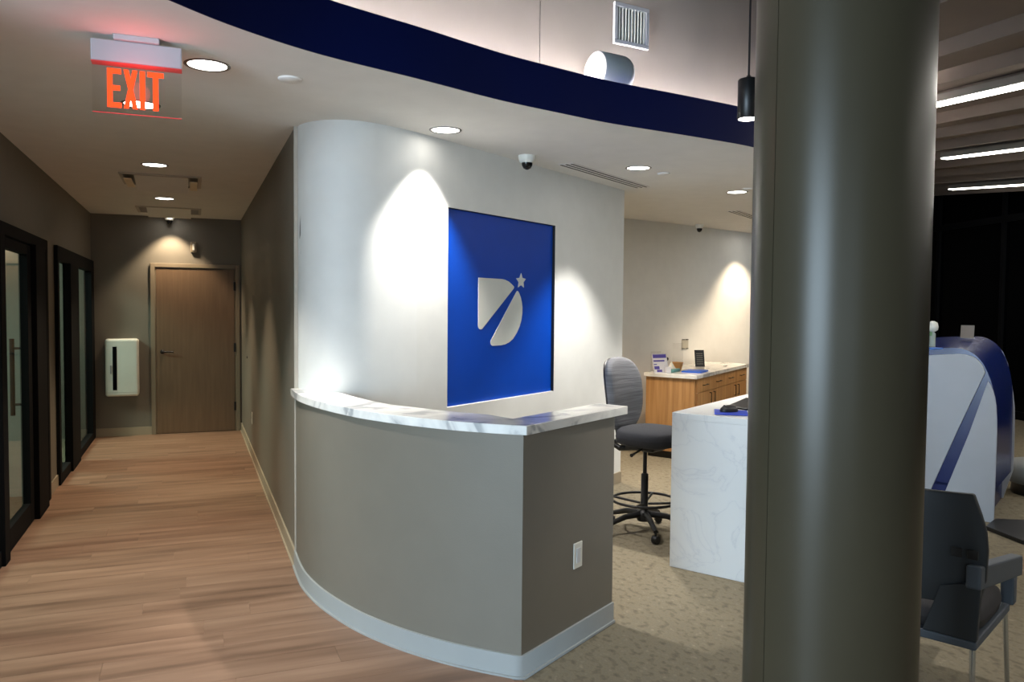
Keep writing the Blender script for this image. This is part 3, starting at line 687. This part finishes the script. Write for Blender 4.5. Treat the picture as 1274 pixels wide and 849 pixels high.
tag(MB().box(-.16,.16,-.11,.11,0,.014).build('folder', mat('bright_blue_folder', (16,92,214), .4), None, .002, loc=on_c(.47,.15), rot=(0,0,RC+.05)), 'bright blue folder lying flat on credenza', 'folder')
o = thing('tissue_pack', 'teal pack of tissues beside tan basket on credenza', 'tissues', on_c(.27,.37), RC)
MB().box(-.12,.12,-.07,.07,0,.035).build('pack', mat('teal_pack', (96,150,146), .5), o, .01)
MB().lathe([(.05,0),(.03,.03),(.012,.06),(.002,.08)], 10, Tr(.02,0,.033)).build('tissue', M['offwhite'], o)
o = thing('ribbon_bow', 'small red and black bow on the tissue pack', 'bow', Vector(on_c(.46,.50)), RC)
MB().lathe([(.012,0),(.006,.11)], 8).build('stem', M['offwhite'], o)
MB().pad(.055,.04,.03,2,Tr(-.03,0,.125)).build('loop', mat('bow_red', (170,30,44), .5), o); MB().pad(.055,.04,.03,2,Tr(.03,0,.125)).build('loop', M['blackp'], o)
o = thing('acrylic_holder', 'clear acrylic holder with faint pink leaflet behind tissues', 'leaflet holder', on_c(.26,.52), RC-.3)
MB().box(-.09,.09,-.004,.004,0,.20).build('front', M['clear'], o); MB().box(-.09,.09,.035,.04,0,.22).build('back', M['clear'], o); MB().box(-.08,-.01,.008,.012,.01,.16).build('leaflet', mat('pale_pink', (214,180,184), .6), o)
o = thing('acrylic_holder', 'tall empty clear acrylic holder behind the tan basket', 'leaflet holder', on_c(.75,.46), RC-.3)
MB().box(-.10,.10,-.004,.004,0,.30).build('front', M['clear'], o); MB().box(-.10,.10,-.004,.06,0,.006).build('foot', M['clear'], o)
o = stand_card('tablet_stand', on_c(1.25,.34), RC-.9, .12, .205, M['black'], 'small dark sign card leaning on its stand on credenza', 'tabletop sign', .22)
for z in (.03,.055,.08,.105,.13,.155): MB().box(-.04,.04,-.0045,-.003,z,z+.008,Matrix.Rotation(-.22,4,'X')).build('text_line', M['lamp_trim'], o)
tag(MB().tube([(-.07,0,.005),(.07,.01,.005)], .0045, 6).build('pen', M['black'], None, loc=on_c(1.55,.1), rot=(0,0,.6)), 'dark pen lying on credenza right of the sign card', 'pen')
# double wall plate above credenza
fw = Vector((5.94,8.765,1.16)); fa = math.atan2(.30,.86)
o = thing('wall_bracket', 'small pale wall plate with dark clips above credenza', 'wall plate', fw, fa)
MB().box(-.07,.07,-.008,0,-.06,.06).build('plate', mat('plate_grey', (190,186,172), .5), o, .003)
for z in (-.062,.055):
    for x in (-.038,.038): MB().box(x-.028,x+.028,-.012,-.004,z,z+.012).build('clip', mat('clip_grey', (70,70,66), .4), o, .001)

# ---------------------------------------------------------------- teller pod on the right
p0 = Vector((5.69,4.23,0)); PX = az(150); PV = az(60)            # local x runs to the viewer's right, local y along the pod's length
o = thing('teller_pod', 'white service pod with navy curved shell and diagonal stripe', 'service pod', p0, math.atan2(PX.y,PX.x))
def side(pts, v0, v1, nm, m, bev=.002):
    T = Matrix(((1,0,0,0),(0,0,1,v0),(0,1,0,0),(0,0,0,1)))
    return MB().prism(pts, 0, v1-v0, T=T).build(nm, m, o, bev)
side([(-.80,.001),(-.80,1.25),(-.536,1.262),(-.40,1.275),(-.27,1.287),(-.225,1.284),(-.19,1.275),(-.155,1.258),(-.128,1.232),(-.105,1.197),(-.089,1.151),(-.272,.661),(-.445,.17),(-.504,.001)], 0, .022, 'side_panel', M['pod_white'])
side([(-.068,1.085),(-.05,1.06),(-.032,1.015),(-.018,.965),(-.008,.90),(.0,.80),(.003,.69),(.003,.001),(-.41,.001),(-.338,.184),(-.184,.668)], 0, .022, 'side_panel', M['pod_white'])
prof = [(-.80,1.30),(-.544,1.318),(-.40,1.328),(-.29,1.332),(-.24,1.325),(-.19,1.303),(-.14,1.262),(-.10,1.205),(-.066,1.13),(-.04,1.05),(-.02,.95),(-.008,.82),(-.004,.69),(-.004,.24)]
prof = curve(prof, 3)
def loft(y0, y1, dz0, dz1, dx0, dx1, nm, m, zin=.03, bottom=.24):
    b = MB(); n = len(prof); vs = []
    for yy, dz, dx in ((y0,dz0,dx0),(y1,dz1,dx1)):
        for x_, z_ in prof: vs.append((x_+dx, yy, z_+dz*min(1,max(0,(z_-bottom)/.9))))
    b.add(vs, [(i, i+1, n+i+1, n+i) for i in range(n-1)], True)
    for k in (0,1): b.add([vs[k*n+i] for i in range(n)]+[(-.80, (y0,y1)[k], .24)], [tuple(range(n+1))])
    return b.build(nm, m, o)
loft(.024, 1.0, 0, .07, 0, .006, 'shell', M['pod_navy'])
side([(-.80,.001),(-.80,1.36),(-.30,1.39),(-.22,1.38),(-.15,1.345),(-.09,1.27),(-.05,1.17),(-.02,1.03),(.012,.80),(.018,.58),(.018,.26),(-.05,.001)], 1.0, 1.022, 'side_panel', M['pod_white'])
MB().box(-.80,-.06,.024,1.0,.001,.26).build('plinth', M['pod_navy'], o)
# items on the pod
tag(MB().box(-.07,.07,-.05,.05,0,.012).build('notepad', mat('light_blue_pad', (70,120,200), .5), None, .002, loc=(5.10,4.33,1.334+.002), rot=(0,0,.2)), 'light blue pad lying on pod top beside column', 'notepad')
t = thing('hand_sanitizer', 'white pump dispenser with green side arm on pod', 'dispenser', (5.31,4.50,1.345))
MB().lathe([(.022,0),(.022,.10),(.012,.115),(.012,.13)], 16).build('bottle', mat('grey_green_bottle', (150,160,152), .4), t, 0)
MB().lathe([(.02,.118),(.036,.13),(.040,.155),(.032,.185),(.012,.198)], 16).build('pump_head', M['offwhite'], t)
MB().box(-.085,-.015,-.012,.012,.085,.115).build('side_arm', mat('green_arm', (120,160,120), .5), t, .003)
t = thing('counter_card', 'small grey leaning card behind pod top', 'card', (6.05,4.79,1.395), PX.to_2d().angle_signed(Vector((1,0))) )
MB().box(-.05,.05,-.003,.003,0,.11,Matrix.Rotation(-.2,4,'X')).build('card', mat('grey_card', (120,112,104), .6), t, .001)
MB().box(-.05,.05,-.01,.05,0,.004).build('foot', M['lamp_trim'], t)

# dark office chair behind the pod
t = thing('office_chair', 'dark round-backed chair behind the navy pod', 'chair', (7.55,6.35,0), .4)
MB().pad(.62,.62,.10,2.4,Tr(0,.24,1.24)@Matrix.Rotation(-.1,4,'X'),bend=-.04).build('backrest', mat('dark_brown_leather', (46,40,35), .6), t)
MB().pad(.56,.54,.12,3,Tr(0,0,.72)@Matrix.Rotation(PI/2,4,'X')).build('seat', M['darkfabric'], t)
MB().lathe([(.03,.08),(.03,.68)], 14).build('gas_rod', M['black'], t)
MB().tube([(0,.2,.70),(0,.31,.80),(0,.30,1.1)], .022, 8).build('back_bar', M['black'], t)
for k in range(5):
    a = k*2*PI/5; MB().tube([(0,0,.10),(.30*math.cos(a),.30*math.sin(a),.035)], [.028,.02], 8).build('base_leg', M['black'], t)
# floor plate, pouf
tag(MB().prism([(5.454,4.114),(5.72,4.24),(6.05,4.05),(5.62,3.62),(5.353,3.759)][:5],.001,.03).build('base_plate', M['black'], None, .004), 'flat black base plate on carpet at foot of pod', 'floor plate')
t = thing('round_stool', 'low grey round stool on dark base right of pod', 'stool', (6.98,4.78,0))
MB().lathe([(.22,.10),(.27,.13),(.285,.20),(.27,.27),(.20,.295),(.001,.30)], 32, cap=False).build('seat', mat('pale_grey_vinyl', (126,130,132), .5), t)
MB().lathe([(.20,0),(.21,.02),(.20,.10)], 28).build('base', M['black'], t)

# ---------------------------------------------------------------- lounge chair in the right foreground
LX = az(155)
t = thing('lounge_chair', 'charcoal shell-backed lounge chair with slate arms and chrome legs', 'chair', (2.74,2.087,0), math.atan2(LX.y,LX.x))
def backshell(name, pts, y0, th, bend, m):
    # outline given for the right half as (distance from centre line, z); mirrored; bends forward at the sides
    b = MB(); rows = []
    for hw, z in pts: rows.append([(-.27+hw*(k/8-1), y0+bend*((k/8-1)**2), z) for k in range(17)])
    n = 17; vs = [v for r_ in rows for v in r_]; back = [(x,y-th,z) for x,y,z in vs]; N_ = len(vs); fs = []
    for i in range(len(rows)-1):
        for k in range(n-1):
            a_, b_, c_, d_ = i*n+k, i*n+k+1, (i+1)*n+k+1, (i+1)*n+k
            fs.append((a_,b_,c_,d_)); fs.append((N_+d_,N_+c_,N_+b_,N_+a_))
    m_ = len(rows)
    for k in range(n-1): fs.append((k+1,k,N_+k,N_+k+1)); o_ = (m_-1)*n; fs.append((o_+k,o_+k+1,N_+o_+k+1,N_+o_+k))
    for i in range(m_-1): fs.append((i*n,(i+1)*n,N_+(i+1)*n,N_+i*n)); e_ = n-1; fs.append(((i+1)*n+e_, i*n+e_, N_+i*n+e_, N_+(i+1)*n+e_))
    return b.add(vs+back, fs, True).build(name, m, t, .006)
backshell('backrest', [(.262,.49),(.285,.60),(.288,.71),(.280,.786),(.262,.845),(.234,.922)], .02, .03, .05, M['lounge'])
for s_, xx in ((1,0),(-1,-.54)):
    T = Matrix(((1,0,0,xx),(0,0,1,-.005),(0,1,0,0),(0,0,0,1)))
    q = [(-.19*s_,.37),(-.13*s_,.56),(0.01*s_,.60),(0.0,.37)]
    MB().prism(q,0,.03,T=T).build('back_post', M['lounge'], t, .004)
    T = Matrix(((1,0,0,xx),(0,1,0,0),(0,0,1,0),(0,0,0,1)))
    b = MB(); x0_, x1_ = (-.04,.012) if s_ > 0 else (-.012,.04)
    b.add([(x0_,-.02,.575),(x1_,-.02,.575),(x1_,.72,.455),(x0_,.72,.455),(x0_,-.02,.665),(x1_,-.02,.665),(x1_,.72,.545),(x0_,.72,.545)], [(0,3,2,1),(4,5,6,7),(0,1,5,4),(1,2,6,5),(2,3,7,6),(3,0,4,7)], T=T)
    b.box(x0_,x1_,.56,.62,.36,.48,T)
    b.build('armrest', M['lounge_arm'], t, .008)
    for zz in (.685,):
        for dx in (-.075,-.02): MB().box(dx*s_-.018,dx*s_+.018,-.014,-.006,zz,zz+.035,T).build('vent_slot', M['blackp'], t, .002)
MB().box(-.54,0,-.005,.56,.335,.37).build('seat_frame', M['lounge_arm'], t, .008)
MB().pad(.53,.55,.13,4.5,Tr(-.27,.285,.415)@Matrix.Rotation(PI/2,4,'X')).build('seat', mat('seat_fabric', (48,46,48), .8), t)
for p_, q_ in (((-.015,.01,.335),(-.005,-.01,.0)),((-.525,.01,.335),(-.54,-.03,.0)),((-.015,.54,.335),(0,.56,0)),((-.525,.54,.335),(-.54,.56,0))):
    MB().tube([p_, q_], [.011,.009], 10).build('leg', M['chrome'], t)

# ---------------------------------------------------------------- sloped baffle ceiling with linear lamps on the right
BP = Vector((5.551,4.835,3.3)); 
bd = Vector((.2401,.9655,.1008)).normalized(); be = Vector((.966,-.241,-.09)).normalized(); bn = bd.cross(be).normalized()
if bn.z < 0: bn = -bn
o = bpy.data.objects.new('baffle_ceiling', None); C.objects.link(o); o.location = BP; tag(o, 'sloped ceiling of overlapping beige baffles at far right', 'ceiling baffles')
TBm = Matrix(((be.x,bd.x,bn.x,0),(be.y,bd.y,bn.y,0),(be.z,bd.z,bn.z,0),(0,0,0,1)))
edges = [-2.9,-2.2,-1.47,-.83,-.36,.06,.58,1.05,1.51,1.95,2.43,2.97,3.37,3.98,4.45,5.05]
for i in range(len(edges)-1):
    s0_, s1_ = edges[i], edges[i+1]; t0_ = .9 if s0_ < .5 else (1.37*s1_ if s1_ > 2.2 else 1.37*s1_+.25)
    if s0_ < -1.5: continue
    t0_ = {2:1.0,3:1.0,4:1.0}.get(i, t0_)
    b = MB(); t1_ = -6.5
    # tilted board: its nearer edge is lifted, its farther edge drops, leaving a step
    b.add([(s0_,t1_,.0),(s1_+.005,t1_,.10),(s1_+.005,t0_,.10),(s0_,t0_,.0),(s0_,t1_,.14),(s1_+.005,t1_,.14),(s1_+.005,t0_,.14),(s0_,t0_,.14)], [(0,3,2,1),(4,5,6,7),(0,1,5,4),(1,2,6,5),(2,3,7,6),(3,0,4,7)], T=TBm)
    b.build('baffle', M['baffle'], o)
def linear(s_, t0_, t1_, w, lab):
    l_ = bpy.data.objects.new('linear_lamp', None); C.objects.link(l_); p = BP + TBm@Vector((s_,(t0_+t1_)/2,0)); l_.location = p
    tag(l_, lab, 'ceiling light', 'linear lamps between the ceiling baffles')
    L_ = abs(t1_-t0_)/2
    MB().box(-w/2-.008,w/2+.008,-L_-.01,L_+.01,-.010,.05,TBm).build('housing', M['lamp_trim'], l_)
    MB().box(-w/2,w/2,-L_,L_,-.018,-.0101,TBm).build('diffuser', M['strip'], l_)
linear(.03,.15,-6,.10,'nearest and thickest glowing linear lamp at upper right'); linear(1.90,2.36,-6,.085,'middle glowing linear lamp between ceiling baffles'); linear(3.90,4.94,-4,.075,'farthest lowest linear lamp just above dark glass')
# night window wall
ga = az(14); q0 = Vector((12.15,10.45,0)); ang = math.atan2(ga.y,ga.x)
G = thing('window_4', 'dark night-time window wall behind the right-hand seating', 'window', q0, ang); G['kind'] = 'structure'
TGl = Matrix.Identity(4)
MB().box(-14,3,.03,.05,0,4.6).build('pane', M['nightglass'], G)
for k in range(10): MB().box(2.6-k*1.5-.03,2.6-k*1.5+.03,-.02,.10,0,4.6).build('mullion', M['frame'], G)
MB().box(-14,3,-.02,.10,0,.12).build('sill_rail', M['frame'], G); MB().box(-14,3,-.02,.10,3.0,3.1).build('transom', M['frame'], G)
